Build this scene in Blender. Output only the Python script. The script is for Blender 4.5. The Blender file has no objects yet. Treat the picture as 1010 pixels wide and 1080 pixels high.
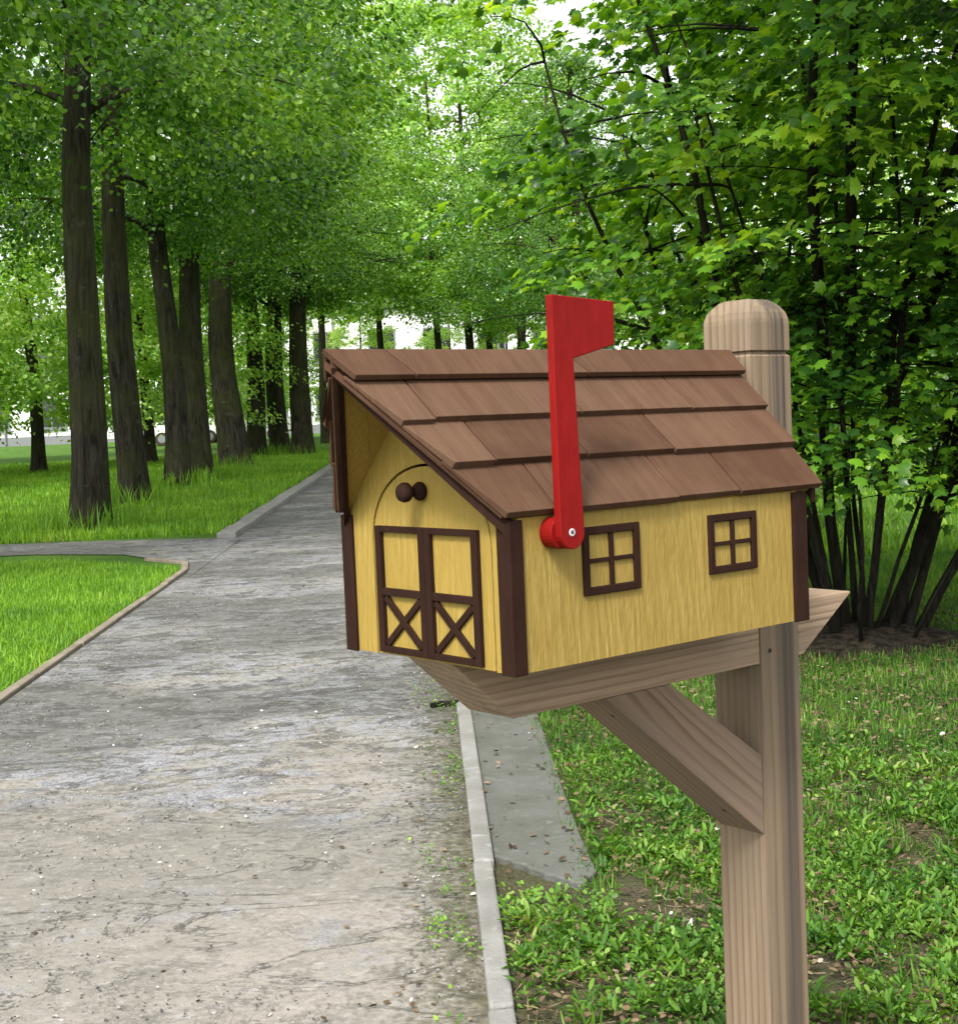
import bpy, bmesh, math, random
import numpy as np
from mathutils import Matrix, Vector
R = math.radians
scene = bpy.context.scene
COL = scene.collection
rng = np.random.default_rng(7)
random.seed(5)

# ------------------------------------------------------------------ helpers
def tag(o, label=None, cat=None, group=None, kind=None):
    if label: o['label'] = label
    if cat: o['category'] = cat
    if group: o['group'] = group
    if kind: o['kind'] = kind
    return o

def empty(name, loc=(0, 0, 0), rot=None, rz=0.0):
    o = bpy.data.objects.new(name, None)
    COL.objects.link(o)
    if rot is not None:
        o.matrix_world = Matrix.Translation(loc) @ rot.to_4x4()
    else:
        o.location = loc
        o.rotation_euler = (0, 0, rz)
    o.empty_display_size = 0.2
    return o

def link(name, me, mat=None, parent=None, loc=(0, 0, 0)):
    o = bpy.data.objects.new(name, me)
    COL.objects.link(o)
    if mat is not None:
        for m in (mat if isinstance(mat, (list, tuple)) else [mat]):
            me.materials.append(m)
    if parent is not None: o.parent = parent
    o.location = loc
    return o

def copy_tree(o, parent=None):
    c = o.copy()
    COL.objects.link(c)
    if parent is not None: c.parent = parent
    for ch in list(o.children):
        copy_tree(ch, c)
    return c

class MB:
    """collects shapes that become ONE mesh"""
    def __init__(s): s.v = []; s.f = []; s.m = []
    def add(s, vs, fs, mi=0):
        n = len(s.v); s.v += [tuple(map(float, q)) for q in vs]
        s.f += [tuple(i + n for i in f) for f in fs]; s.m += [mi] * len(fs)
    def box(s, a, b, mi=0):
        (x0, y0, z0), (x1, y1, z1) = a, b
        s.add([(x0,y0,z0),(x1,y0,z0),(x1,y1,z0),(x0,y1,z0),(x0,y0,z1),(x1,y0,z1),(x1,y1,z1),(x0,y1,z1)],
              [(0,3,2,1),(4,5,6,7),(0,1,5,4),(1,2,6,5),(2,3,7,6),(3,0,4,7)], mi)
    def hexa(s, q, mi=0):   # 8 corners: bottom loop 4, top loop 4
        s.add(q, [(0,3,2,1),(4,5,6,7),(0,1,5,4),(1,2,6,5),(2,3,7,6),(3,0,4,7)], mi)
    def prism(s, poly, ext, mi=0):  # poly list of 3D points, ext vector
        n = len(poly); e = np.array(ext, float)
        vs = [np.array(p, float) for p in poly] + [np.array(p, float) + e for p in poly]
        fs = [tuple(range(n - 1, -1, -1)), tuple(range(n, 2 * n))]
        fs += [(i, (i + 1) % n, n + (i + 1) % n, n + i) for i in range(n)]
        s.add(vs, fs, mi)
    def lathe(s, prof, c, axis, seg=24, mi=0):  # prof [(dist along axis, radius)]
        a = Vector(axis).normalized(); u = a.orthogonal().normalized(); w = a.cross(u)
        vs = []; fs = []
        for (d, r) in prof:
            for k in range(seg):
                t = 2 * math.pi * k / seg
                vs.append(Vector(c) + a * d + (u * math.cos(t) + w * math.sin(t)) * r)
        for i in range(len(prof) - 1):
            for k in range(seg):
                k2 = (k + 1) % seg
                fs.append((i*seg+k, i*seg+k2, (i+1)*seg+k2, (i+1)*seg+k))
        fs.append(tuple(range(seg - 1, -1, -1)))
        fs.append(tuple((len(prof) - 1) * seg + k for k in range(seg)))
        s.add(vs, fs, mi)
    def tube(s, pts, rad, seg=8, mi=0, wob=0.0, cap=True):
        pts = [Vector(p) for p in pts]; vs = []; fs = []
        u = None
        for i, p in enumerate(pts):
            d = (pts[min(i+1, len(pts)-1)] - pts[max(i-1, 0)]).normalized()
            if u is None: u = d.orthogonal().normalized()
            u = (u - d * u.dot(d)).normalized(); w = d.cross(u)
            for k in range(seg):
                t = 2 * math.pi * k / seg
                r = rad[i] * (1 + wob * random.uniform(-1, 1))
                vs.append(p + (u * math.cos(t) + w * math.sin(t)) * r)
        for i in range(len(pts) - 1):
            for k in range(seg):
                k2 = (k + 1) % seg
                fs.append((i*seg+k, i*seg+k2, (i+1)*seg+k2, (i+1)*seg+k))
        if cap:
            fs.append(tuple(range(seg - 1, -1, -1)))
            fs.append(tuple((len(pts) - 1) * seg + k for k in range(seg)))
        s.add(vs, fs, mi)
    def mesh(s, name, fix=True, smooth=False):
        me = bpy.data.meshes.new(name)
        me.from_pydata(s.v, [], s.f)
        me.polygons.foreach_set('material_index', s.m)
        if fix:
            bm = bmesh.new(); bm.from_mesh(me)
            bmesh.ops.recalc_face_normals(bm, faces=bm.faces)
            bm.to_mesh(me); bm.free()
        if smooth: me.polygons.foreach_set('use_smooth', [True] * len(me.polygons))
        me.update()
        return me
    def build(s, name, mat, parent=None, loc=(0, 0, 0), bevel=0.0, smooth=False, fix=True, seg=2):
        o = link(name, s.mesh(name, fix, smooth), mat, parent, loc)
        if bevel:
            b = o.modifiers.new('bevel', 'BEVEL'); b.width = bevel; b.segments = seg
            b.limit_method = 'ANGLE'; b.angle_limit = R(35)
        return o

def np_mesh(name, V, faces_per, sizes):
    """V (n,3); faces_per flat vertex index; sizes: loop_total per face"""
    me = bpy.data.meshes.new(name)
    me.vertices.add(len(V)); me.vertices.foreach_set('co', np.ascontiguousarray(V, np.float32).ravel())
    me.loops.add(len(faces_per)); me.loops.foreach_set('vertex_index', faces_per.astype(np.int32))
    me.polygons.add(len(sizes))
    st = np.concatenate([[0], np.cumsum(sizes)[:-1]]).astype(np.int32)
    me.polygons.foreach_set('loop_start', st); me.polygons.foreach_set('loop_total', np.array(sizes, np.int32))
    me.update(calc_edges=True)
    return me

def unit(a): return a / np.maximum(np.linalg.norm(a, axis=-1, keepdims=True), 1e-9)

LINDEN = (np.array([(0,0,0),(.22,.44,.07),(.62,.40,.06),(1,0,-.05),(.62,-.40,.06),(.22,-.44,.07)]), [(0,3,2,1),(0,5,4,3)])
def _maple():
    pts = [(0.0,0.0)]
    for ang, rad in [(-128,.36),(-102,.55),(-80,.42),(-57,.78),(-42,.54),(-31,.68),(-17,.56),(0,1.0),(17,.56),(31,.68),(42,.54),(57,.78),(80,.42),(102,.55),(128,.36)]:
        a = R(ang); pts.append((.22 + .8*rad*math.cos(a), .8*rad*math.sin(a)))
    V = [(x, y, -.30*(x-.2)**2 - .26*abs(y) + .12*x*y) for x, y in pts]
    c = len(V); V.append((.25, 0, .03))
    n = len(pts)
    F = [(c, i, (i+1) % n) for i in range(n)]
    return np.array(V), F
MAPLE = _maple()
BLADE = (np.array([(0,.035,0),(0,-.035,0),(.55,.028,.02),(.55,-.028,.02),(1,0,.10)]), [(0,1,3,2),(2,3,4)])
LANCE = (np.array([(0,0,0),(.3,.15,.04),(.7,.13,.02),(1,0,-.12),(.7,-.13,.02),(.3,-.15,.04)]), [(0,3,2,1),(0,5,4,3)])
CLOVER = (np.array([(0,0,0),(.35,.30,.06),(.8,.26,.05),(1,0,0),(.8,-.26,.05),(.35,-.30,.06)]), [(0,3,2,1),(0,5,4,3)])

def leaves(name, C, A, N, S, tmpl):
    """C centres, A axis dirs, N normals, S sizes"""
    T, F = tmpl
    A = unit(A); Sd = unit(np.cross(N, A)); N = np.cross(A, Sd)
    V = C[:,None,:] + S[:,None,None] * (T[None,:,0,None]*A[:,None,:] + T[None,:,1,None]*Sd[:,None,:] + T[None,:,2,None]*N[:,None,:])
    k = len(T); n = len(C)
    flat = np.concatenate([np.array(f) for f in F]); sz = np.array([len(f) for f in F])
    idx = (np.arange(n)[:,None]*k + flat[None,:]).ravel()
    return np_mesh(name, V.reshape(-1,3), idx, np.tile(sz, n))

# ------------------------------------------------------------------ node materials
class NT:
    def __init__(s, name):
        s.mat = bpy.data.materials.new(name); s.mat.use_nodes = True
        s.t = s.mat.node_tree; s.t.nodes.clear()
        s.out = s.n('ShaderNodeOutputMaterial')
    def n(s, typ, **kw):
        nd = s.t.nodes.new(typ)
        for k, v in kw.items():
            if k.startswith('i_'):
                nd.inputs[k[2:].replace('_', ' ')].default_value = v
            else: setattr(nd, k, v)
        return nd
    def l(s, a, b): s.t.links.new(a, b)
    def coord(s, kind='Object'): return s.n('ShaderNodeTexCoord').outputs[kind]
    def mapping(s, src, scale=(1,1,1), rot=(0,0,0), loc=(0,0,0)):
        m = s.n('ShaderNodeMapping'); m.inputs['Scale'].default_value = scale
        m.inputs['Rotation'].default_value = rot; m.inputs['Location'].default_value = loc
        s.l(src, m.inputs['Vector']); return m.outputs[0]
    def noise(s, vec, scale, detail=4, rough=.55, dist=0.0):
        n = s.n('ShaderNodeTexNoise'); n.inputs['Scale'].default_value = scale
        n.inputs['Detail'].default_value = detail; n.inputs['Roughness'].default_value = rough
        n.inputs['Distortion'].default_value = dist
        if vec is not None: s.l(vec, n.inputs['Vector'])
        return n.outputs['Fac']
    def ramp(s, fac, stops, interp='LINEAR'):
        r = s.n('ShaderNodeValToRGB'); r.color_ramp.interpolation = interp
        e = r.color_ramp.elements
        while len(e) < len(stops): e.new(.5)
        for i, (p, c) in enumerate(stops):
            e[i].position = p
            e[i].color = (c, c, c, 1) if isinstance(c, (int, float)) else (*c, 1)
        s.l(fac, r.inputs[0]); return r.outputs[0]
    def mix(s, fac, a, b, mode='MIX'):
        m = s.n('ShaderNodeMix', data_type='RGBA', blend_type=mode)
        for sock, v in ((m.inputs[0], fac), (m.inputs[6], a), (m.inputs[7], b)):
            if isinstance(v, (int, float)): sock.default_value = v
            elif isinstance(v, tuple): sock.default_value = (*v, 1)
            else: s.l(v, sock)
        return m.outputs[2]
    def math(s, op, a, b=None, clamp=False):
        m = s.n('ShaderNodeMath', operation=op, use_clamp=clamp)
        for i, v in enumerate((a, b)):
            if v is None: continue
            if isinstance(v, (int, float)): m.inputs[i].default_value = v
            else: s.l(v, m.inputs[i])
        return m.outputs[0]
    def sep(s, vec):
        n = s.n('ShaderNodeSeparateXYZ'); s.l(vec, n.inputs[0]); return n.outputs
    def bump(s, h, strength=.5, dist=.01, normal=None):
        b = s.n('ShaderNodeBump'); b.inputs['Strength'].default_value = strength; b.inputs['Distance'].default_value = dist
        s.l(h, b.inputs['Height'])
        if normal is not None: s.l(normal, b.inputs['Normal'])
        return b.outputs[0]
    def bsdf(s, color, rough=.7, normal=None, spec=.4, metal=0.0):
        b = s.n('ShaderNodeBsdfPrincipled')
        for nm, v in (('Base Color', color), ('Roughness', rough), ('Specular IOR Level', spec), ('Metallic', metal)):
            if isinstance(v, tuple): b.inputs[nm].default_value = (*v, 1)
            elif isinstance(v, (int, float)): b.inputs[nm].default_value = v
            else: s.l(v, b.inputs[nm])
        if normal is not None: s.l(normal, b.inputs['Normal'])
        s.l(b.outputs[0], s.out.inputs[0])
        return b

def mat_leaf(name, stops, trans=.45, rough=.45, spec=.3, tcol=(1.7, 1.55, .5), objvar=.25, nscale=.45):
    m = NT(name)
    g = m.n('ShaderNodeNewGeometry').outputs['Random Per Island']
    oi = m.n('ShaderNodeObjectInfo').outputs['Random']
    nz = m.noise(m.coord('Object'), nscale, 2)
    f = m.math('ADD', m.math('MULTIPLY', g, .62), m.math('MULTIPLY', m.math('SUBTRACT', nz, .5), 1.3))
    f = m.math('ADD', f, m.math('MULTIPLY', m.math('SUBTRACT', oi, .5), objvar))
    f = m.math('ADD', f, .19, clamp=True)
    c = m.ramp(f, stops)
    b = m.n('ShaderNodeBsdfPrincipled')
    m.l(c, b.inputs['Base Color']); b.inputs['Roughness'].default_value = rough
    b.inputs['Specular IOR Level'].default_value = spec
    t = m.n('ShaderNodeBsdfTranslucent')
    tc = m.mix(1.0, c, tcol, 'MULTIPLY')
    m.l(tc, t.inputs[0])
    mx = m.n('ShaderNodeMixShader'); mx.inputs[0].default_value = trans
    m.l(b.outputs[0], mx.inputs[1]); m.l(t.outputs[0], mx.inputs[2]); m.l(mx.outputs[0], m.out.inputs[0])
    return m.mat

def mat_wood(name, rot, loc, light, dark, ring=42, stripe=None, tint=(.165,.112,.072), gray=(.155,.132,.108)):
    """solid pine: growth rings round a pith outside the beam, grain along local Z after rot"""
    m = NT(name)
    co = m.coord()
    p = m.mapping(co, rot=rot, loc=loc)
    warp = m.noise(m.mapping(p, scale=(13, 13, 1.9)), 1.0, 3)
    wv = m.n('ShaderNodeTexWave', wave_type='RINGS', rings_direction='Z', wave_profile='SAW')
    wv.inputs['Scale'].default_value = ring; wv.inputs['Distortion'].default_value = 0
    off = m.n('ShaderNodeVectorMath', operation='ADD')
    pm = m.mapping(p, scale=(1, 1, .03)); m.l(pm, off.inputs[0])
    sc = m.n('ShaderNodeVectorMath', operation='SCALE'); sc.inputs['Scale'].default_value = .026
    comb = m.n('ShaderNodeCombineXYZ'); m.l(m.math('SUBTRACT', warp, .5), comb.inputs[0]); m.l(m.math('SUBTRACT', warp, .45), comb.inputs[1])
    m.l(comb.outputs[0], sc.inputs[0]); m.l(sc.outputs[0], off.inputs[1]); m.l(off.outputs[0], wv.inputs['Vector'])
    ringf = m.ramp(wv.outputs['Fac'], [(0, 0), (.50, .12), (.80, 1), (.93, .9), (1, 0)])
    fine = m.noise(m.mapping(p, scale=(420, 420, 9)), 1.0, 3)
    streak = m.noise(m.mapping(p, scale=(60, 60, 1.2)), 1.0, 3)
    blot = m.noise(m.mapping(p, scale=(14, 14, 4)), 1.0, 4)
    rs_ = m.ramp(m.noise(m.mapping(p, loc=(3, 5, 1), scale=(26, 26, 2.2)), 1.0, 3), [(.30, .2), (.65, .85)])
    ringf = m.math('MULTIPLY', ringf, rs_)
    c = m.mix(ringf, light, dark)
    c = m.mix(m.ramp(streak, [(.42, 0), (.72, .55)]), c, tint)
    c = m.mix(m.ramp(blot, [(.45, 0), (.75, .55)]), c, gray)
    c = m.mix(m.math('MULTIPLY', m.math('SUBTRACT', fine, .3), .55, clamp=True), c, tuple(v*.55 for v in dark))
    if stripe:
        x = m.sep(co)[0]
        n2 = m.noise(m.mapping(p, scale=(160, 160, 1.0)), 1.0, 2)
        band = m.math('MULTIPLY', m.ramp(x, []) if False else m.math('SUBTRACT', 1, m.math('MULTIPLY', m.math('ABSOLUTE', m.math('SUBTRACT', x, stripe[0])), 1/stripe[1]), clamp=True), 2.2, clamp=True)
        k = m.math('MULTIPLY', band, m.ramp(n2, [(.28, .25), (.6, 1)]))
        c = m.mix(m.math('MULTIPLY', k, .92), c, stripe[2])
    ck = m.ramp(m.noise(m.mapping(p, loc=(7, 2, 4), scale=(150, 150, 2.6)), 1.0, 2), [(.24, .9), (.29, 0)])
    c = m.mix(ck, c, (.035, .024, .017))
    h = m.math('SUBTRACT', m.math('MULTIPLY', ringf, -.6), m.math('MULTIPLY', fine, .5))
    nb = m.bump(h, .6, .0018)
    m.bsdf(c, .82, nb, .2)
    return m.mat

def mat_yellow(name, base, deep):
    m = NT(name); co = m.coord()
    v = m.mapping(co, scale=(120, 120, 15))
    w = m.noise(m.mapping(co, scale=(16, 16, 3)), 1.0, 3)
    a = m.noise(v, 1.0, 3, .6, .6)
    fl = m.noise(m.mapping(co, scale=(230, 230, 42)), 1.0, 3, .6, 1.6)
    h = m.math('ADD', m.math('MULTIPLY', a, .6), m.math('MULTIPLY', fl, .45))
    wv = m.n('ShaderNodeTexWave', wave_type='BANDS', bands_direction='DIAGONAL', wave_profile='SIN')
    wv.inputs['Scale'].default_value = 46; wv.inputs['Distortion'].default_value = 7; wv.inputs['Detail'].default_value = 3; wv.inputs['Detail Scale'].default_value = 1.2
    m.l(m.mapping(co, scale=(1, 1, .10)), wv.inputs['Vector'])
    em = m.noise(m.mapping(co, scale=(75, 75, 22)), 1.0, 3, .55, 1.2)
    patch = m.ramp(m.noise(co, 11, 3), [(.38, .15), (.62, 1)])
    h = m.math('ADD', m.math('MULTIPLY', h, .62), m.math('MULTIPLY', m.math('ADD', m.math('MULTIPLY', em, .30), m.math('MULTIPLY', m.math('MULTIPLY', wv.outputs['Fac'], patch), .16)), 1.0))
    c = m.mix(m.ramp(h, [(.40, .75), (.60, 0)]), base, deep)
    c = m.mix(m.ramp(w, [(.35, .0), (.75, .45)]), c, tuple(x*.83 for x in base))
    hi = m.ramp(h, [(.60, 0), (.74, .55)])
    c = m.mix(hi, c, (0.3840, 0.2840, 0.1000))
    m.bsdf(c, .6, m.bump(h, .9, .0036), .22)
    return m.mat

def mat_paint(name, base, rough=.5, var=.2, bump=.25, scale=(120,120,18), spec=.4):
    m = NT(name); co = m.coord()
    a = m.noise(m.mapping(co, scale=scale), 1.0, 4)
    b = m.noise(co, 14, 4)
    c = m.mix(m.ramp(a, [(.35, 0), (.7, var)]), base, tuple(x*1.7+.004 for x in base))
    c = m.mix(m.ramp(b, [(.4, 0), (.7, var)]), c, tuple(x*.6 for x in base))
    m.bsdf(c, rough, m.bump(a, bump, .0015), spec)
    return m.mat

def mat_shingle():
    m = NT('cedar_shingle'); co = m.coord()
    ri = m.n('ShaderNodeNewGeometry').outputs['Random Per Island']
    off = m.n('ShaderNodeVectorMath', operation='ADD'); m.l(co, off.inputs[0])
    cb = m.n('ShaderNodeCombineXYZ'); m.l(m.math('MULTIPLY', ri, 7.3), cb.inputs[0]); m.l(m.math('MULTIPLY', ri, 3.1), cb.inputs[1]); m.l(cb.outputs[0], off.inputs[1])
    p = off.outputs[0]
    g = m.noise(m.mapping(p, scale=(55, 4, 4)), 1.0, 4, .6, .4)
    g2 = m.noise(m.mapping(p, scale=(300, 18, 18)), 1.0, 3)
    bl = m.noise(p, 13, 4)
    c = m.ramp(ri, [(0, (.046, .024, .0135)), (.2, (.098, .056, .034)), (.4, (.060, .032, .018)), (.6, (.122, .074, .047)), (.8, (.074, .040, .023)), (1, (.108, .064, .040))])
    c = m.mix(m.ramp(g, [(.42, .0), (.70, .55)]), c, (0.0450, 0.0198, 0.0126))
    c = m.mix(m.ramp(bl, [(.45, 0), (.75, .5)]), c, (0.1285, 0.0748, 0.0446))
    c = m.mix(m.math('MULTIPLY', g2, .35), c, (.08, .04, .028))
    h = m.math('ADD', m.math('MULTIPLY', g, .6), m.math('MULTIPLY', g2, .5))
    m.bsdf(c, .9, m.bump(h, .7, .0032), .06)
    return m.mat

def mat_bark(name, a, b, moss, sc=1.0):
    m = NT(name); co = m.coord()
    v = m.mapping(co, scale=(16*sc, 16*sc, 2.2*sc))
    n1 = m.noise(v, 1.0, 5, .65, .8)
    n2 = m.noise(co, 1.3, 4)
    n3 = m.noise(co, 7, 5)
    c = m.ramp(n1, [(.36, a), (.62, b)])
    c = m.mix(m.ramp(n2, [(.42, 0), (.66, .75)]), c, moss)
    c = m.mix(m.ramp(n3, [(.62, 0), (.75, .6)]), c, tuple(x*2.0+.01 for x in b))
    m.bsdf(c, .95, m.bump(n1, 1.0, .05), .1)
    return m.mat

M = {}
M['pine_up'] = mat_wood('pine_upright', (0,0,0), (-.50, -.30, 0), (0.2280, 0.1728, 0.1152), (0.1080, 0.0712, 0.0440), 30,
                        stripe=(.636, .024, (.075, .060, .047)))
M['pine_arm'] = mat_wood('pine_arm', (0, R(90), 0), (-.20, -.11, 0), (0.3760, 0.2760, 0.1880), (.175,.108,.068), 29)
M['pine_brace'] = mat_wood('pine_brace', (0, R(51), 0), (-.05, -.06, 0), (0.2360, 0.1696, 0.1200), (.125,.076,.049), 24)
M['yellow'] = mat_yellow('yellow_painted_wood', (0.2926, 0.2079, 0.0515), (0.2318, 0.1518, 0.0304))
M['yellow_smooth'] = mat_yellow('yellow_painted_panel', (0.3082, 0.2134, 0.0478), (0.2650, 0.1748, 0.0359))
M['trim'] = mat_paint('dark_brown_paint', (.021, .0092, .0062), .7, .35, .3, spec=.07)
M['red'] = mat_paint('red_paint', (.175, .0036, .0028), .6, .28, .3, (160, 160, 30), spec=.15)
M['shingle'] = mat_shingle()
M['steel'] = mat_paint('screw_steel', (.45, .45, .46), .3, .2, .1)
M['rust'] = mat_paint('dark_rusty_screw', (.03, .018, .012), .7, .2, .1)
M['bark'] = mat_bark('mossy_bark', (.009, .008, .006), (.046, .042, .031), (.044, .050, .013))
M['bark_dark'] = mat_bark('dark_bark', (.008, .007, .006), (.030, .026, .020), (.018, .020, .009), 2.0)
M['linden'] = mat_leaf('linden_leaf', [(0, (.014, .048, .009)), (.32, (.050, .145, .015)), (.62, (.130, .29, .024)), (1, (.34, .52, .09))], .42, .30, .7)
M['linden_skylit'] = mat_leaf('skylit_leaf', [(0, (.045, .115, .020)), (.3, (.145, .31, .035)), (.65, (.31, .51, .09)), (1, (.52, .66, .26))], .5, .32, .7)  # far foliage: skylight brightness put into a paler leaf colour
M['maple'] = mat_leaf('maple_leaf', [(0, (.012, .045, .012)), (.33, (.040, .120, .014)), (.62, (.130, .30, .018)), (1, (.36, .52, .045))], 0.46, .34, .5, objvar=0, nscale=.8)
M['grass'] = mat_leaf('grass_blade', [(0, (.060, .145, .014)), (.5, (.135, .29, .022)), (.9, (.24, .41, .035)), (1, (.36, .42, .10))], .4, .5, .25, objvar=0, nscale=.8)
M['lawn'] = mat_leaf('lawn_blade', [(0, (.020, .062, .010)), (.4, (.055, .15, .016)), (.8, (.135, .27, .030)), (1, (.30, .35, .11))], .4, .5, .25, objvar=0, nscale=2.2)
M['weed'] = mat_leaf('weed_leaf', [(0, (.030, .085, .016)), (.4, (.085, .20, .026)), (.75, (.17, .31, .045)), (.93, (.30, .40, .08)), (1, (.42, .44, .16))], .35, .45, .35, objvar=0, nscale=3.5)
M['litter'] = mat_leaf('dry_leaf', [(0, (.030, .022, .014)), (.45, (.09, .062, .038)), (.75, (.19, .135, .08)), (.93, (.30, .24, .16)), (1, (.48, .45, .40))], .1, .7, .1, (1, .8, .5), objvar=0, nscale=4)

# ------------------------------------------------------------------ world, sun, camera
sun_el, sun_az = R(50), R(202)      # sun behind the camera, a little to its left
w = bpy.data.worlds.new('World'); scene.world = w; w.use_nodes = True
nt = w.node_tree; nt.nodes.clear()
sky = nt.nodes.new('ShaderNodeTexSky'); sky.sky_type = 'NISHITA'; sky.sun_disc = False
sky.sun_elevation = sun_el; sky.sun_rotation = sun_az; sky.air_density = 1.0; sky.dust_density = 3.0; sky.ozone_density = 1.0
hs = nt.nodes.new('ShaderNodeHueSaturation'); hs.inputs['Saturation'].default_value = .12; hs.inputs['Value'].default_value = 1.25
bg = nt.nodes.new('ShaderNodeBackground'); bg.inputs[1].default_value = .15
wo = nt.nodes.new('ShaderNodeOutputWorld')
nt.links.new(sky.outputs[0], hs.inputs['Color']); nt.links.new(hs.outputs[0], bg.inputs[0]); nt.links.new(bg.outputs[0], wo.inputs[0])
sd = bpy.data.lights.new('sun', 'SUN'); sd.energy = 2.5; sd.angle = R(11); sd.color = (1, .96, .90)
so = bpy.data.objects.new('sun', sd); COL.objects.link(so)
sdir = Vector((math.sin(sun_az)*math.cos(sun_el), math.cos(sun_az)*math.cos(sun_el), math.sin(sun_el)))
so.rotation_euler = sdir.to_track_quat('Z', 'Y').to_euler(); so.location = (0, -5, 12)

CAM_H = 1.42
cd = bpy.data.cameras.new('camera'); cam = bpy.data.objects.new('camera', cd); COL.objects.link(cam)
cm = Matrix(((0.9982759812757305, 0.045910564483800514, -0.03656891134223297),
             (-0.03998695762795753, 0.07588409327205187, -0.9963145324685063),
             (-0.04296636390989152, 0.9960591470676112, 0.07758909147106598)))
cam.matrix_world = Matrix.Translation((0, 0, CAM_H)) @ cm.to_4x4()
cd.sensor_fit = 'HORIZONTAL'; cd.sensor_width = 36; cd.lens = 1470 * 36 / 1010
cd.clip_start = .05; cd.clip_end = 2000
scene.camera = cam
vs = scene.view_settings; vs.view_transform = 'Standard'; vs.look = 'None'; vs.exposure = 0.97; vs.gamma = 1; vs.use_curve_mapping = False
cy = scene.cycles
cy.max_bounces = 7; cy.diffuse_bounces = 4; cy.transmission_bounces = 4; cy.glossy_bounces = 2; cy.transparent_max_bounces = 4
cy.caustics_reflective = False; cy.caustics_refractive = False; cy.sample_clamp_indirect = 6

# ================================================================== MAILBOX POST
BR = Matrix(((0.793329653723345, -0.6087920639689648, 0.0005323265962196436),
             (0.6087095818365674, 0.7932359764599844, 0.01579020677274836),
             (-0.0100352131790261, -0.012202806971459063, 0.9998751852098684)))
BL = Vector((0.08829268599428454, 1.5177729317280055, 1.1183038790569662))
YN, PW = .1285, .089
P0 = Vector((.6235, .173, -1.125))
post = empty('mailbox_post', BL + BR @ P0, BR)
tag(post, 'weathered timber post with arm and diagonal brace carrying the yellow mailbox', 'mailbox post')
NP0 = -P0
def sq_ring(z, ins, rc=.003, seg=3):
    h = PW/2 - ins; rc = min(rc, h*.9); pts = []
    for (sx, sy, a0) in ((1,1,0),(-1,1,90),(-1,-1,180),(1,-1,270)):
        for k in range(seg+1):
            a = R(a0 + 90*k/seg)
            pts.append((P0.x + sx*(h-rc) + rc*math.cos(a), P0.y + sy*(h-rc) + rc*math.sin(a), z))
    return pts
mb = MB()
prof = [(-1.30,0),(-.9,0),(-.5,0),(-.1,0),(.2,0),(.3600,0),(.3630,.0042),(.3660,.0042),(.3685,0),(.408,0),(.414,.0006),(.4235,.0032),(.4315,.0082),(.4375,.0136),(.4415,.0186),(.4432,.0220)]
rings = [sq_ring(z, i, .0022 + i*.02) for z, i in prof]
n = len(rings[0]); vs_ = [p for r in rings for p in r]; fs_ = []
for i in range(len(rings)-1):
    for k in range(n): fs_.append((i*n+k, i*n+(k+1)%n, (i+1)*n+(k+1)%n, (i+1)*n+k))
fs_ += [tuple(range(n-1,-1,-1)), tuple((len(rings)-1)*n+k for k in range(n))]
mb.add(vs_, fs_); up_o = mb.build('upright', M['pine_up'], post, NP0)
# arm: front piece, tenon hidden in the post, rear piece
mb = MB(); ya, yb = YN+.0012, YN+PW-.0012; AH = .083
mb.prism([(.012,ya,-.0012),(.030,ya,-.0012),(.5785,ya,-.0012),(.5785,ya,-AH),(.1055,ya,-AH),(.100,ya,-.0785)], (0, yb-ya, 0))
mb.prism([(.6685,ya,-.0012),(.800,ya,-.0012),(.800,ya,-.004),(.6786,ya,-AH),(.6685,ya,-AH)], (0, yb-ya, 0))
mb.box((.5787, ya+.02, -.07), (.6683, yb-.02, -.012))
mb.build('arm', M['pine_arm'], post, NP0, bevel=.0025)
mb = MB(); yc, yd = YN+.0022, YN+PW-.003
mb.prism([(.2650,yc,-AH-.0006),(.3900,yc,-AH-.0006),(.5785,yc,-.2180),(.5785,yc,-.3345)], (0, yd-yc, 0))
mb.build('brace', M['pine_brace'], post, NP0, bevel=.002)
mb = MB(); mb.lathe([(0,.0032),(.0012,.0030)], (.5995, YN-.0006, -.0660), (0,-1,0), 12); mb.build('screw', M['rust'], post, NP0)
bd = Vector((.3135,0,-.2514)).normalized(); bn = Vector((-.2514,0,-.3135)).normalized()
for t in (.055, .335):
    c = Vector((.2650, P0.y-.012, -AH)) + bd*t
    mb = MB(); mb.lathe([(-.001,.0034),(.0010,.0032)], c, bn, 12); mb.build('screw', M['rust'], post, NP0)

# ================================================================== MAILBOX
W, L = .318, .516
box = empty('mailbox', BL, BR)
tag(box, 'yellow barn shaped wooden mailbox with brown shingle roof and raised red flag', 'mailbox')
T_E = .168
mb = MB(); mb.box((.012, 0, .0005), (L-.012, .012, .174)); mb.build('side_wall', M['yellow'], box)
mb = MB(); mb.box((.012, W-.012, .0005), (L-.012, W, .174)); mb.build('side_wall', M['yellow'], box)
mb = MB(); mb.box((.0125, .0125, .0008), (L-.0125, W-.0125, .012)); mb.build('floor', M['yellow_smooth'], box)
SL = (.3625-.1816)/(W/2+.012)
def zroof(y, d=0.0):     # top surface of the shingle plane, d = vertical drop
    return .1816 + SL*(min(y, W-y) + .012) - d
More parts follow.
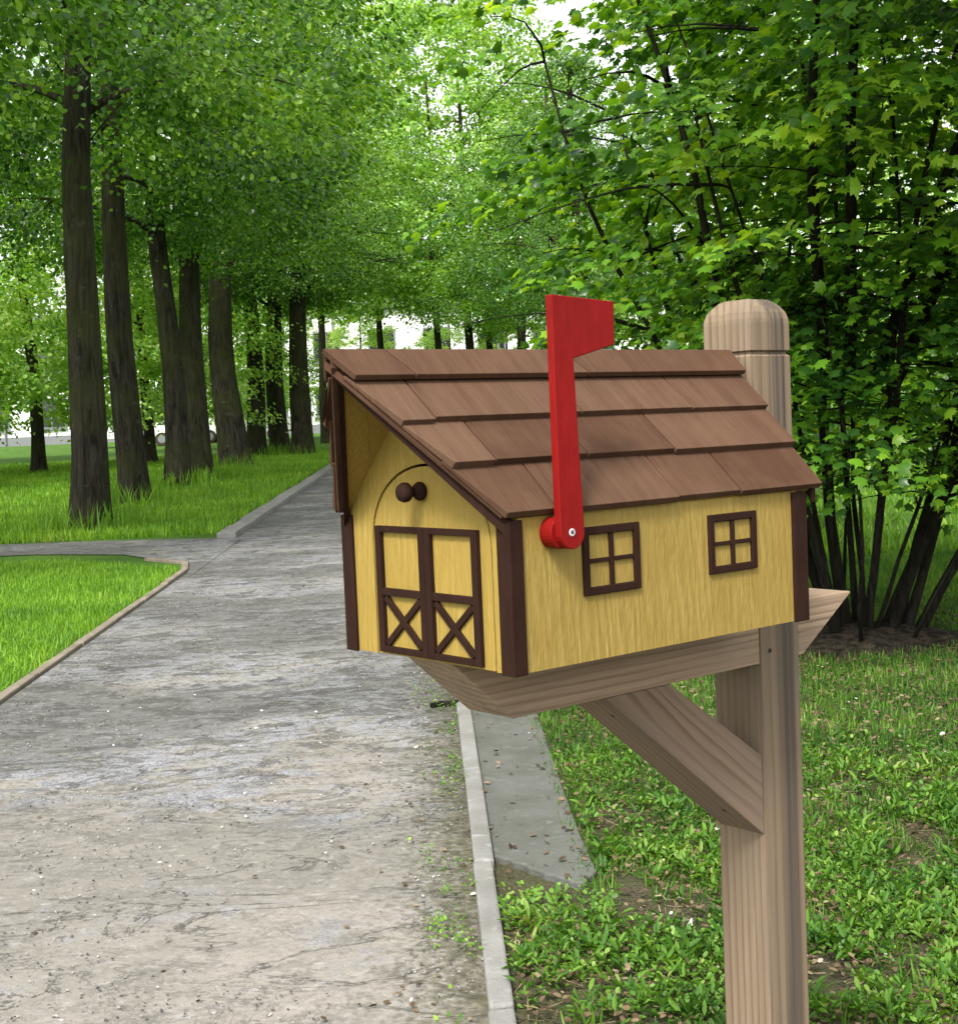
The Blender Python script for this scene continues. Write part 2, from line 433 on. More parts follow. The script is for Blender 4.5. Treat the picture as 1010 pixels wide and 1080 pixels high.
# arch door outline
def arch(yc, hw, zs, rise, n=24, z0=.0):
    pts = [(yc-hw, z0)]
    for k in range(n+1):
        a = math.pi*(1 - k/n); pts.append((yc + hw*math.cos(a), zs + rise*math.sin(a)**.92 if math.sin(a) > 0 else zs))
    pts.append((yc+hw, z0)); return pts
YC, HW = .1455, .1145
ar = arch(YC, HW, .140, .096)
DR = .0225
outer = [(.0122, .0005), (.0122, zroof(.0122, DR)), (W/2, zroof(W/2, DR)), (W-.0122, zroof(W-.0122, DR)), (W-.0122, .0005)]
# front wall: strips between arch and outline (both sides and gable)
mb = MB()
poly = [outer[0]] + [outer[1], outer[2], outer[3], outer[4]] + [(y, z+.0005 if z == 0 else z) for y, z in reversed(ar)]
mb.prism([(0, y, z) for y, z in poly], (.012, 0, 0))
mb.build('front_wall', M['yellow_smooth'], box)
mb = MB()
mb.prism([(L-.012, y, z) for y, z in outer], (.012, 0, 0)); mb.build('back_wall', M['yellow_smooth'], box)
door = MB()
ar2 = arch(YC, HW-.0030, .140, .096-.0030, z0=.0010)
door.prism([(.0002, y, z) for y, z in ar2], (.0115, 0, 0))
door = door.build('door', M['yellow_smooth'], box, bevel=.0008)
def leaf(y0, y1, name='barn_door_trim'):
    m_ = MB(); x0, x1 = -.0062, .0001; z0, z1 = .0045, .1605; s = .0108; zr = .0795
    m_.box((x0, y0, z0), (x1, y0+s, z1)); m_.box((x0, y1-s, z0), (x1, y1, z1))
    for za, zb in ((z0, z0+.0076), (zr-.0045, zr+.0045), (z1-.0076, z1)):
        m_.box((x0+.0006, y0+s, za), (x1, y1-s, zb))
    a, b = y0+s, y1-s; c, d = z0+.0076, zr-.0045; hw = .0047
    for (p, q, dx) in (((a, c), (b, d), 0.0), ((a, d), (b, c), .0007)):
        u = Vector((q[0]-p[0], q[1]-p[1])).normalized(); nrm = Vector((-u.y, u.x))*hw*.9
        pp = Vector(p)+u*.004; qq = Vector(q)-u*.004
        m_.prism([(x0+.0014+dx, *(pp+nrm)), (x0+.0014+dx, *(qq+nrm)), (x0+.0014+dx, *(qq-nrm)), (x0+.0014+dx, *(pp-nrm))], (.0045-dx, 0, 0))
    return m_.build(name, M['trim'], door, bevel=.0007)
leaf(.0515, .1490); leaf(.1500, .2475)
kn = MB(); kn.lathe([(.0,.0080),(.0015,.0108),(.005,.0114),(.0085,.0094),(.012,.0056),(.016,.0054),(.019,.0086),(.0225,.0114),(.0275,.0119),(.032,.0098),(.0345,.0050)], (0, .1545, .2035), (-1,0,0), 24)
kn.build('knob', M['trim'], door, smooth=True)
# corner trims
for (yo, sy) in ((0, 1), (W, -1)):
    for (xo, sx, wx) in ((0, 1, .0155), (L, -1, .024)):
        m_ = MB()
        y_out, y_in, wy = yo - sy*.0045, yo, .0185
        xa_, xb_ = xo - sx*.0045, xo + sx*wx
        zt1 = .176
        m_.prism([(xa_, y_out, -.001), (xb_, y_out, -.001), (xb_, yo, -.001), (xo, yo, -.001), (xo, yo+sy*wy, -.001), (xa_, yo+sy*wy, -.001)], (0, 0, zt1+.001-.004))
        m_.build('corner_trim', M['trim'], box, bevel=.001)
# windows
def window(x0, x1, z0, z1, yface, dirn):
    m_ = MB(); s = .0095; d = .0045*dirn
    ya_, yb_ = sorted((yface, yface - d))
    m_.box((x0, ya_, z0), (x0+s, yb_, z1)); m_.box((x1-s, ya_, z0), (x1, yb_, z1))
    m_.box((x0+s, ya_, z0), (x1-s, yb_, z0+s)); m_.box((x0+s, ya_, z1-s), (x1-s, yb_, z1))
    xc, zc = (x0+x1)/2, (z0+z1)/2
    o = m_.build('window', M['trim'], box, bevel=.0012)
    m2 = MB(); y2a, y2b = sorted((yface, yface - d*.75))
    m2.box((xc-.0032, y2a, z0+s), (xc+.0032, y2b, z1-s))
    m2.box((x0+s, y2a, zc-.0024), (xc-.0032, y2b, zc+.0024)); m2.box((xc+.0032, y2a, zc-.0024), (x1-s, y2b, zc+.0024))
    m2.build('muntin', M['trim'], o, bevel=.0006)
for yf, dn in ((0, 1), (W, -1)):
    window(.1075, .2005, .0765, .1560, yf, dn); window(.3250, .4165, .0795, .1540, yf, dn)
# flag
FY = -.0300
mb = MB(); th = .0105
cx_, cz_, rr = .0672, .1545, .0185
out = [(.0486, .4175), (.1450, .4120), (.1432, .3630), (.0785, .3475), (.0815, .262), (.0852, .160)]
for k in range(1, 12):
    a = R(5 - 190*k/12); out.append((cx_ + rr*math.cos(a), cz_ + rr*math.sin(a)))
out += [(.0487, .160), (.0486, .262)]
mb.prism([(x, FY, z) for x, z in out], (0, th, 0))
flag = mb.build('flag', M['red'], box, bevel=.0012)
mb = MB(); mb.lathe([(0,.0175),(.0005,.018),(.0190,.018),(.0195,.0175)], (.0610, -.0003, .1545), (0,-1,0), 28); mb.build('flag_mount', M['red'], flag)
mb = MB(); mb.lathe([(0,.0046),(.0010,.0044),(.0014,.0030),(.0007,.0026)], (.0655, FY, .1548), (0,-1,0), 16); mb.build('screw', M['steel'], flag, smooth=True)
mb = MB(); mb.lathe([(0,.0016),(.0017,.0013)], (.0655, FY-.0003, .1548), (0,-1,0), 10); mb.build('screw_recess', M['rust'], flag)

# roof -------------------------------------------------------------
yE, zE = -.012, .1816; SLEN = math.hypot(W/2+.012, .1809)
def rp(x, s, h, side=1):
    """point on the roof: s metres up the slope from the eave, h above the nominal plane"""
    ca, sa = (W/2+.012)/SLEN, .1809/SLEN
    y = yE + s*ca - h*sa; z = zE + s*sa + h*ca
    return (x, y if side == 1 else W - y, z)
def xf(s): return -.0105 - (.1240-.0105)*s/SLEN        # prow: front edge runs forward towards the ridge
def xb(s): return .5460 + .0215*s/SLEN
roof_root = MB()
TB = -.0095      # deck top
for side in (1, -1):
    fr = .050
    a = [rp(xf(.004)+fr+.0005, .004, TB-.009, side), rp(xb(.004)-.006, .004, TB-.009, side), rp(xb(SLEN)-.006, SLEN-.0086, TB-.009, side), rp(xf(SLEN)+fr+.0005, SLEN-.0090, TB-.009, side)]
    b = [rp(xf(.004)+fr+.0005, .004, TB, side), rp(xb(.004)-.006, .004, TB, side), rp(xb(SLEN)-.006, SLEN+.0004, TB, side), rp(xf(SLEN)+fr+.0005, SLEN-.0002, TB, side)]
    roof_root.hexa(a + b)
roof = roof_root.build('roof', M['yellow_smooth'], box)
tag(roof, 'shingled gable roof whose front peak juts forward over the door')
sh = MB()
courses = [(0.0, .086, [.063, .265, .382]), (.0728, .156, [.0165, .160, .312]), (.1420, .222, [-.030, .199, .402])]
rnd = random.Random(3)
for side in (1, -1):
    for ci, (s0, s1, joints) in enumerate(courses):
        js = list(joints)
        if side == -1: js = [j + (.07 if ci % 2 else -.05) for j in js]
        # the joints lean with the prow near the front and run straight further back
        edges = [None] + js + [None]
        for k in range(len(edges)-1):
            def ex(i, s):
                if i == 0: return xf(s) - rnd.uniform(-.001, .001)
                if i == len(edges)-1: return xb(s) + rnd.uniform(-.0012, .0012)
                return edges[i] - (s-s0)*.03
            g = .0013; lift = rnd.uniform(-.0012, .0012); ds = rnd.uniform(-.0016, .0016)
            xa0, xa1 = ex(k, s0) + (g if k else 0), ex(k, s1) + (g if k else 0)
            xb0, xb1 = ex(k+1, s0) - (g if k < len(edges)-2 else 0), ex(k+1, s1) - (g if k < len(edges)-2 else 0)
            h0 = TB + .0004; h1 = TB + .0012
            if ci: h0 = TB + .0050 ; h1 = TB + .0016
            tb = .0092
            q = [rp(xa0, s0+ds, h0+lift*.3, side), rp(xb0, s0+ds, h0+lift*.3, side), rp(xb1, s1, h1, side), rp(xa1, s1, h1, side),
                 rp(xa0, s0+ds+.001, h0+tb+lift, side), rp(xb0, s0+ds+.001, h0+tb+lift, side), rp(xb1, s1, h1+.0035, side), rp(xa1, s1, h1+.0035, side)]
            sh.hexa(q)
for side in (1, -1):     # starter strip that closes the front edge under the shingles, and the yellow soffit below it
    f0, f1 = .0022, .0500
    e0, e1 = .0045, SLEN
    sh.hexa([rp(xf(e0)+f0, e0, TB-.0052, side), rp(xf(e0)+f1, e0, TB-.0052, side), rp(xf(e1)+f1, e1-.0052, TB-.0052, side), rp(xf(e1)+f0, e1-.0052, TB-.0052, side),
             rp(xf(e0)+f0, e0, TB+.0020, side), rp(xf(e0)+f1, e0, TB+.0020, side), rp(xf(e1)+f1, e1+.0018, TB+.0020, side), rp(xf(e1)+f0, e1+.0018, TB+.0020, side)])
    roof_sf = MB()
    roof_sf.hexa([rp(xf(e0)+.010, e0, TB-.0090, side), rp(xf(e0)+f1, e0, TB-.0090, side), rp(xf(e1)+f1, e1-.0092, TB-.0090, side), rp(xf(e1)+.016, e1-.0092, TB-.0090, side),
             rp(xf(e0)+.010, e0, TB-.0054, side), rp(xf(e0)+f1, e0, TB-.0054, side), rp(xf(e1)+f1, e1-.0056, TB-.0054, side), rp(xf(e1)+.016, e1-.0056, TB-.0054, side)])
    roof_sf.build('soffit', M['yellow_smooth'], roof)
sh.build('shingles', M['shingle'], roof, bevel=.0008)
cap = MB()
for side in (1, -1):
    for (c0, c1) in ((None, -.022), (-.021, .255), (.256, None)):
        s0, s1 = .2085, SLEN + (.0055 if side == 1 else -.004)
        a0 = xf(s0)-.0005 if c0 is None else c0; a1 = xf(s1) if c0 is None else c0-.02
        b0 = xb(s0) if c1 is None else c1-.001; b1 = xb(s1) if c1 is None else c1-.021
        h = .0008
        cap.hexa([rp(a0,s0,h,side), rp(b0,s0,h,side), rp(b1,s1,h-.002,side), rp(a1,s1,h-.002,side),
                  rp(a0,s0+.001,h+.0078,side), rp(b0,s0+.001,h+.0078,side), rp(b1,s1,h+.0058,side), rp(a1,s1,h+.0058,side)])
cap.build('ridge_cap', M['shingle'], roof, bevel=.0009)
for x in (-.07, .0, .09, .17, .30, .42, .52):
    p = rp(x + rnd.uniform(-.02,.02), .228 + rnd.uniform(-.008,.008), .0073)
    nl = MB(); nl.lathe([(0,.0016),(.0004,.0014)], p, (0,-.727,.687), 8); nl.build('nail', M['rust'], roof)
for side in (1, -1):
    # barge boards under the front edge of the shingles and under the rear edge
    for rear in (0, 1):
        m_ = MB(); h = TB - .0004 - (0 if rear else .0050); dz = .0205
        f = (lambda s: xb(s)-.0045) if rear else (lambda s: xf(s)+.009+.006*s/SLEN)
        sx = -1 if rear else 1
        lo = Vector(rp(f(.002), .002, h, side)); hi = Vector(rp(f(SLEN), SLEN + h*.0 - .0005, h, side))
        hi.y = W/2 + (-.0006 if side == 1 else .0006)
        d = Vector((0, 0, -dz)); t = Vector((sx*.0085, 0, 0))
        m_.hexa([lo+d, lo+d+t, hi+d+t, hi+d, lo, lo+t, hi+t, hi])
        m_.build('barge_board', M['trim'], roof, bevel=.0008)

# ================================================================== GROUND, PATH, KERBS
def ground_mat():
    m = NT('lawn_soil'); co = m.coord()
    n1 = m.noise(co, .9, 5); n2 = m.noise(co, 14, 5); n3 = m.noise(co, 90, 3)
    g = m.ramp(n1, [(.35, (.050, .115, .016)), (.65, (.085, .175, .024))])
    g = m.mix(m.ramp(n2, [(.4, .0), (.65, .6)]), g, (.045, .085, .015))
    xyz = m.sep(co)
    n4 = m.noise(co, 310, 3)
    soil = m.mix(m.ramp(n4, [(.35, 0), (.65, .8)]), m.ramp(n3, [(.32, (.030, .024, .016)), (.68, (.12, .094, .066))]), (.055, .05, .03))
    nearf = m.math('MULTIPLY', m.math('LESS_THAN', xyz[1], 8.3), m.math('GREATER_THAN', xyz[0], 0.0))
    near2 = m.math('MULTIPLY', nearf, m.ramp(n2, [(.35, 1), (.65, .75)]))
    c = m.mix(near2, g, soil)
    m.bsdf(c, .95, m.bump(m.math('ADD', n2, m.math('MULTIPLY', n3, .5)), .9, .03), .1)
    return m.mat
def plane_mesh(name, x0, x1, y0, y1, z, nx=1, ny=1, fn=None):
    xs = np.linspace(x0, x1, nx+1); ys = np.linspace(y0, y1, ny+1)
    X, Y = np.meshgrid(xs, ys); Z = np.full_like(X, z)
    if fn: Z = fn(X, Y)
    V = np.stack([X, Y, Z], -1).reshape(-1, 3)
    i = np.arange(ny)[:,None]*(nx+1) + np.arange(nx)[None,:]
    F = np.stack([i, i+1, i+nx+2, i+nx+1], -1).reshape(-1, 4)
    return np_mesh(name, V, F.ravel(), np.full(len(F), 4))
g = link('ground', plane_mesh('ground', -500, 500, -60, 900, 0), ground_mat()); tag(g, 'grassy park ground with bare soil patches', 'ground', kind='structure')

def path_mat():
    m = NT('worn_asphalt'); co = m.coord(); xyz = m.sep(co)
    big = m.noise(m.mapping(co, scale=(.8, .9, 1)), 1.1, 4, .6)
    f = m.noise(co, 240, 2); st = m.noise(co, 42, 5, .65)
    fl = m.noise(m.mapping(co, loc=(3, 1, 0), scale=(.95, 1.1, 1)), 6.5, 7, .68, .35)      # flaked rows lying across the path
    fl2 = m.noise(m.mapping(co, loc=(8, 5, 0), scale=(.9, 1.15, 1)), 22, 6, .7, .3)
    vor = m.n('ShaderNodeTexVoronoi'); vor.inputs['Scale'].default_value = 95; m.l(co, vor.inputs['Vector'])
    yb = m.math('MULTIPLY', m.math('SUBTRACT', xyz[1], 4.3), .45, clamp=True)              # sandier close to the camera
    sand = m.ramp(f, [(.3, (.215, .197, .172)), (.7, (.305, .282, .250))])
    sand = m.mix(m.ramp(st, [(.35, .0), (.65, .6)]), sand, (.195, .178, .152))
    grav = m.ramp(vor.outputs['Distance'], [(.0, (.33, .33, .345)), (.4, (.25, .25, .262)), (.8, (.15, .15, .155))])
    crust = m.mix(m.ramp(f, [(.3, 0), (.7, .6)]), (.255, .248, .228), (.205, .200, .185))
    gmask = m.ramp(m.math('ADD', m.math('MULTIPLY', fl, .6), m.math('MULTIPLY', big, .4)), [(.475, 0), (.52, 1)])
    g = m.mix(gmask, crust, grav)
    far = m.math('ADD', m.math('MULTIPLY', yb, .42), m.math('MULTIPLY', m.math('SUBTRACT', big, .5), 1.4))
    far = m.math('ADD', far, m.math('MULTIPLY', m.math('SUBTRACT', fl, .5), .9))
    c = m.mix(m.ramp(far, [(.10, 0), (.26, 1)]), sand, g)
    lip = m.math('MULTIPLY', m.ramp(fl, [(.425, 0), (.455, 1), (.470, .9), (.480, 0)]), m.ramp(st, [(.40, 0), (.55, 1)]))
    lip2 = m.math('MULTIPLY', m.ramp(fl2, [(.36, 1), (.42, 0)]), m.ramp(big, [(.42, .15), (.6, 1)]))
    dark = m.math('MAXIMUM', lip, m.math('MULTIPLY', lip2, .75))
    dark = m.math('MULTIPLY', dark, m.math('ADD', m.math('MULTIPLY', yb, .65), .35))
    dark_patch = m.ramp(m.noise(m.mapping(co, loc=(5, 2, 0), scale=(.6, .9, 1)), .95, 5, .6), [(.42, 0), (.54, .8)])  # broad darker patches, stronger farther along the path
    c = m.mix(m.math('MULTIPLY', dark_patch, m.math('ADD', m.math('MULTIPLY', yb, .6), .4)), c, (.105, .105, .094))
    c = m.mix(m.math('MULTIPLY', dark, .85), c, (.062, .060, .054))
    fl3 = m.noise(m.mapping(co, loc=(2, 7, 0), scale=(.62, 1.0, 1)), 6.2, 8, .64, .5)
    gash = m.math('MULTIPLY', m.ramp(fl3, [(.440, 1), (.466, 0)]), m.ramp(st, [(.34, .25), (.48, 1)]))
    gash = m.math('MULTIPLY', gash, m.math('ADD', m.math('MULTIPLY', yb, .72), .28))
    gash2 = m.math('MULTIPLY', m.ramp(fl3, [(.560, 0), (.566, 1), (.574, 1), (.584, 0)]), m.math('ADD', m.math('MULTIPLY', yb, .5), .2))
    gash = m.math('MAXIMUM', gash, gash2)
    dark = m.math('MAXIMUM', dark, gash)
    c = m.mix(m.math('MULTIPLY', gash, .85), c, m.ramp(f, [(.35, (.040, .039, .036)), (.65, (.105, .103, .096))]))
    fl4 = m.noise(m.mapping(co, loc=(12, 3, 0), scale=(.45, 1.0, 1)), 3.4, 9, .66, .7)
    ck = m.math('MULTIPLY', m.ramp(m.math('ABSOLUTE', m.math('SUBTRACT', fl4, .5)), [(.0, 1), (.006, .9), (.014, 0)]), m.ramp(big, [(.38, .2), (.55, 1)]))
    c = m.mix(m.math('MULTIPLY', ck, .85), c, (.045, .044, .040))
    pale = m.math('MULTIPLY', m.ramp(fl2, [(.57, 0), (.66, .5)]), .8)
    c = m.mix(pale, c, (.365, .36, .35))
    ed = m.math('ADD', m.math('MULTIPLY', m.math('SUBTRACT', xyz[0], -.15), 4.0), m.math('MULTIPLY', m.math('SUBTRACT', st, .5), 3.0), clamp=True)
    c = m.mix(m.math('MULTIPLY', ed, .8), c, m.ramp(fl2, [(.35, (.030, .027, .018)), (.6, (.085, .080, .038))]))
    h = m.math('SUBTRACT', m.math('ADD', m.math('MULTIPLY', fl, .8), m.math('MULTIPLY', st, .35)), m.math('MULTIPLY', dark, .35))
    m.bsdf(c, .9, m.bump(h, .45, .02), .12)
    return m.mat
def concrete_mat(name, base, dark):
    m = NT(name); co = m.coord()
    a = m.noise(co, 3.5, 7, .65); f = m.noise(co, 130, 3); b = m.noise(co, 22, 5)
    c = m.mix(m.ramp(a, [(.4, 0), (.65, .8)]), base, dark)
    c = m.mix(m.math('MULTIPLY', f, .45), c, tuple(x*.55 for x in base))
    c = m.mix(m.ramp(b, [(.60, 0), (.70, .6)]), c, tuple(x*1.25 for x in base))
    m.bsdf(c, .9, m.bump(m.math('ADD', f, b), .5, .006), .15); return m.mat
PX0, PX1 = -2.20, .092
pth = MB()
ys = np.linspace(-6, 95, 203)
lft = [(PX0 + .03*math.sin(y*1.7) * (0 if 4 < y < 60 else 1), y) for y in ys]
verts = [(x, y, .006) for x, y in lft] + [(PX1, y, .006) for y in ys]
n = len(ys); pth.add(verts, [(i, n+i, n+i+1, i+1) for i in range(n-1)])
po = pth.build('path', path_mat(), fix=False); tag(po, 'worn grey path of broken asphalt with sandy patches', 'path', kind='structure')
# side path that joins from the left
sp = MB()
pts = [(-2.12, 12.5), (-2.205, 12.6), (-2.33, 13.4), (-2.75, 13.98), (-3.2, 14.6), (-4.2, 15.05), (-30, 16.3), (-30, 17.7), (-4.2, 16.45), (-2.12, 15.98)]
sp.add([(x, y, .010) for x, y in pts], [tuple(range(len(pts)))])
sp.build('side_path', po.data.materials[0], fix=False)
tag(bpy.data.objects['side_path'], 'narrow grey side path joining the main path from the left', 'path', kind='structure')
mcon = concrete_mat('kerb_concrete', (.26, .255, .24), (.15, .148, .13)); mcon2 = concrete_mat('kerb_old', (.25, .215, .17), (.13, .105, .07))
mslab = concrete_mat('slab_concrete', (.128, .130, .117), (.075, .080, .062))
def kerb(name, pts, wdt, z, mat, lab, seglen=.98):
    """run of kerb stones along a polyline"""
    m_ = MB(); rk = random.Random(name)
    for i in range(len(pts)-1):
        a, b = Vector(pts[i]), Vector(pts[i+1]); d = b - a; ln = d.length; d.normalize(); nn = Vector((d.y, -d.x))
        k = max(1, round(ln/seglen)); st = ln/k
        for j in range(k):
            p = a + d*(j*st+.004); q = a + d*((j+1)*st-.004)
            dz = rk.uniform(-.006, .006); sh_ = nn*rk.uniform(-.006, .006); w1 = wdt*rk.uniform(.95, 1.05)
            c = [p+sh_, p+sh_+nn*w1, q+sh_+nn*w1, q+sh_]
            m_.hexa([(v.x, v.y, -.05) for v in c] + [(v.x, v.y, z+dz+rk.uniform(-.003,.003)) for v in c])
    o = m_.build(name, mat, bevel=.008); tag(o, lab, 'kerb', kind='structure'); return o
kerb('kerb', [(.090, -2), (.088, 4.15), (.092, 6.3), (.10, 34)], .062, .030, mcon, 'narrow concrete kerb along the right edge of the path')
kerb('kerb', [(PX0-.005, -2), (PX0-.005, 12.7), (PX0-.12, 13.45), (PX0-.6, 14.0)], -.062, .032, mcon2, 'thin brownish kerb edging the near left grass verge')
kerb('kerb', [(-2.205, 16.0), (-2.205, 60)], -.21, .07, mcon, 'broad pale concrete kerb along the far left verge', 1.0)
# slab beyond the kerb on the right with its ragged broken end
sl = MB(); rs = random.Random(9)
endp = []
for k in range(22):
    t = k/21; x = .156 + t*.295
    y = 4.22 - .29*math.sin(t*math.pi*.5)**1.3 + rs.uniform(-.012, .012) + (.10*(t-.85)/.15 if t > .85 else 0)
    endp.append((x, y))
far = [(.452 + .01*math.sin(y), y) for y in np.linspace(4.4, 34, 60)]
poly = endp + far + [(.156, 34)]
sl.prism([(x, y, -.04) for x, y in poly], (0, 0, .062))
so_ = sl.build('side_slab', mslab, bevel=.006); tag(so_, 'grey slab strip beside the kerb with a ragged broken end', 'slab', kind='structure')

# ================================================================== GRASS AND LITTER (stuff)
def in_view(X, Y, pad=.06):
    # keep what the frame (plus a generous margin for a step aside) can see
    d = np.maximum(Y, .01); u = X/d
    return (u > -.41-pad) & (u < .33+pad)
def vnoise(X, Y, sc, seed):
    r = np.random.default_rng(seed); G = r.random((64, 64))
    x = X*sc; y = Y*sc; xi = np.floor(x).astype(int); yi = np.floor(y).astype(int); fx = x-xi; fy = y-yi
    fx = fx*fx*(3-2*fx); fy = fy*fy*(3-2*fy)
    g_ = lambda a, b: G[a % 64, b % 64]
    return (g_(xi,yi)*(1-fx)+g_(xi+1,yi)*fx)*(1-fy) + (g_(xi,yi+1)*(1-fx)+g_(xi+1,yi+1)*fx)*fy
def scatter(n, x0, x1, y0, y1, mask=None, power=1.0):
    X = rng.uniform(x0, x1, n)
    u = rng.random(n); Y = y0 + (y1-y0)*u**power
    k = in_view(X, Y, .25)
    if mask is not None: k &= mask(X, Y)
    return X[k], Y[k]
def blades(name, X, Y, hmin, hmax, lean, mat, label, width=1.0):
    n = len(X); az = rng.uniform(0, 2*np.pi, n); ln = np.abs(rng.normal(0, lean, n))
    A = np.stack([np.cos(az)*np.sin(ln), np.sin(az)*np.sin(ln), np.cos(ln)], -1)
    N = np.stack([np.cos(az), np.sin(az), np.full(n, -.2)], -1) + rng.normal(0, .4, (n, 3))
    S = rng.uniform(hmin, hmax, n)
    T = BLADE[0].copy(); T[:,1] *= width
    o = link(name, leaves(name, np.stack([X, Y, np.zeros(n)-.003], -1), A, N, S, (T, BLADE[1])), mat)
    tag(o, label, 'grass', kind='stuff'); return o
def clear_r(X, Y): return ((X > .47) & ~((X < .58) & (Y > 3.72) & (Y < 4.02))) | ((X > .17) & (Y < 3.70))
# near left verge
X, Y = scatter(130000, -7.5, PX0-.09, 4, 14.2, lambda X, Y: (Y < 13.2 + (-2.6-X)*.9) & (Y < 14.9))
blades('grass', X, Y, .03, .085, .65, M['grass'], 'short bright green grass on the near left verge', 1.4)
X, Y = scatter(130000, -16, -2.5, 16.2, 48, lambda X, Y: (Y > 16.6 + np.clip(-4.2-X, 0, 30)*.05 + np.clip(X+4.2,-2,0)*0), 1.5)
blades('grass', X, Y, .05, .16, .6, M['grass'], 'bright green grass round the feet of the left tree row', 1.7)
# longer wisps around the trunk feet
X, Y = scatter(430000, .17, 8.5, 2.6, 12, lambda X, Y: clear_r(X, Y) & ((vnoise(X, Y, 3.2, 3)*.5+vnoise(X, Y, 10, 8)*.5 > .42) | (Y > 4.9)) & (rng.random(len(X)) < np.clip(.6+(Y-3.4)*.4, .6, 1)), 1.2)
sh_y = (Y > 4.9)
blades('grass', X, Y, .022, .070, .75, M['lawn'], 'green grass on the lawn behind the mailbox post', 1.3)
X, Y = scatter(60000, .45, 26, 11.5, 60, None, 1.5)
blades('grass', X, Y, .08, .20, .5, M['grass'], 'far bright lawn grass beyond the multi stemmed shrub', 2.0)
# longer wisps round the trunk feet
XX, YY = [], []
for (tx, ty, k) in ((-4.42,18.05,420),(-4.86,23.2,420),(-4.98,28.1,420),(-4.93,31.0,420),(-5.28,38.2,380),(-5.62,47.2,260),(-5.05,48.6,260),(-3.98,45.4,300)):
    a = rng.uniform(0, 6.283, k); q = .33 + np.abs(rng.normal(0, .28, k)); XX.append(tx+np.cos(a)*q); YY.append(ty+np.sin(a)*q)
blades('grass', np.concatenate(XX), np.concatenate(YY), .14, .46, .35, M['grass'], 'taller wispy grass round the feet of the left trunks', .7)
# broad leaved weeds in the right foreground
def rosettes(name, X, Y, r0, r1, per, tmpl, mat, label, cat, up=.5):
    n = len(X); C = np.repeat(np.stack([X, Y, np.zeros(n)], -1), per, 0); m_ = n*per
    az = rng.uniform(0, 2*np.pi, m_); el = rng.uniform(.05, up*1.6, m_)
    A = np.stack([np.cos(az)*np.cos(el), np.sin(az)*np.cos(el), np.sin(el)], -1)
    C += A*rng.uniform(.0, .03, (m_, 1)); C[:,2] += rng.uniform(.0, .04, m_)
    N = np.array([0, 0, 1.0]) + rng.normal(0, .35, (m_, 3))
    o = link(name, leaves(name, C, A, N, rng.uniform(r0, r1, m_), tmpl), mat)
    tag(o, label, cat, kind='stuff'); return o
X, Y = scatter(30000, .165, 4.2, 2.5, 6.4, lambda X, Y: clear_r(X, Y) & (vnoise(X, Y, 3.2, 11)*.35 + vnoise(X, Y, 9, 5)*.35 + vnoise(X, Y, 24, 6)*.3 > .47) & (rng.random(len(X)) < np.clip((5.6-Y)/1.3, 0, 1)), 1.1)
k = rng.random(len(X)) < .45
rosettes('ground_cover', X[k], Y[k], .006, .022, 7, CLOVER, M['weed'], 'broad leaved green weeds in the right foreground', 'ground cover')
rosettes('ground_cover', X[~k], Y[~k], .014, .045, 6, LANCE, M['lawn'], 'narrow leaved grassy weeds in the right foreground', 'ground cover', .7)
X, Y = scatter(2600, .40, .50, 3.9, 9, None, 1.2)
blades('grass', X, Y, .02, .06, .8, M['lawn'], 'grass fringe creeping over the slab edge', 1.3)
X, Y = scatter(60, .16, .46, 3.70, 3.90, None, 1)
rosettes('ground_cover', X, Y, .008, .024, 6, CLOVER, M['weed'], 'weeds growing against the broken slab end', 'ground cover')
X, Y = scatter(1500, -.13, .085, 2.6, 7.5, lambda X, Y: (vnoise(X, Y, 5, 21)*.5+vnoise(X, Y, 14, 22)*.5 > .60) & (rng.random(len(X)) < (X+.14)*4.5), 1.2)
rosettes('ground_cover', X, Y, .006, .018, 5, CLOVER, M['weed'], 'small weeds and moss tufts along the path kerb', 'ground cover', .4)
def flat(name, X, Y, z, s0, s1, tmpl, mat, label, cat, tilt=.25):
    n = len(X); az = rng.uniform(0, 2*np.pi, n)
    A = np.stack([np.cos(az), np.sin(az), rng.normal(0, tilt*.6, n)], -1); N = np.array([0,0,1.0]) + rng.normal(0, tilt, (n,3))
    o = link(name, leaves(name, np.stack([X, Y, np.full(n, z) + rng.uniform(0,.008,n)], -1), A, N, rng.uniform(s0, s1, n), tmpl), mat)
    tag(o, label, cat, kind='stuff'); return o
X, Y = scatter(42000, .15, 5.5, 2.6, 9.0, lambda X, Y: clear_r(X, Y) | (rng.random(len(X)) < .10 + .3*(X > .40)), 1.3)
flat('leaf_litter', X, Y, .024, .005, .028, CLOVER, M['litter'], 'brown and pale fallen leaves between the weeds', 'leaf litter', .4)
X, Y = scatter(900, -2.1, .08, 2.6, 14, None, 1.6)
k = (rng.random(len(X)) < .25) | (X > -.35)
flat('leaf_litter', X[k], Y[k], .010, .008, .026, CLOVER, M['litter'], 'scraps of dry leaf and grit on the path', 'leaf litter')
X, Y = scatter(6000, .16, 4, 2.5, 5.2, clear_r, 1.1)
straw = mat_leaf('straw', [(0, (.10, .08, .04)), (.6, (.26, .21, .11)), (1, (.42, .36, .22))], .2, .7, .1, (1, .9, .6), objvar=0, nscale=4)
flat('dry_straw', X, Y, .010, .03, .09, (BLADE[0]*np.array([1, .55, 1]), BLADE[1]), straw, 'thin dry grass stalks lying among the weeds', 'dry grass', .3)
PEB = (np.array([(.5,0,0),(-.5,0,0),(0,.42,0),(0,-.42,0),(0,0,.3),(0,0,-.3),(.32,.3,.12),(-.3,.28,.1)]), [(0,6,4),(6,2,4),(2,7,4),(7,1,4),(1,3,4),(3,0,4)])
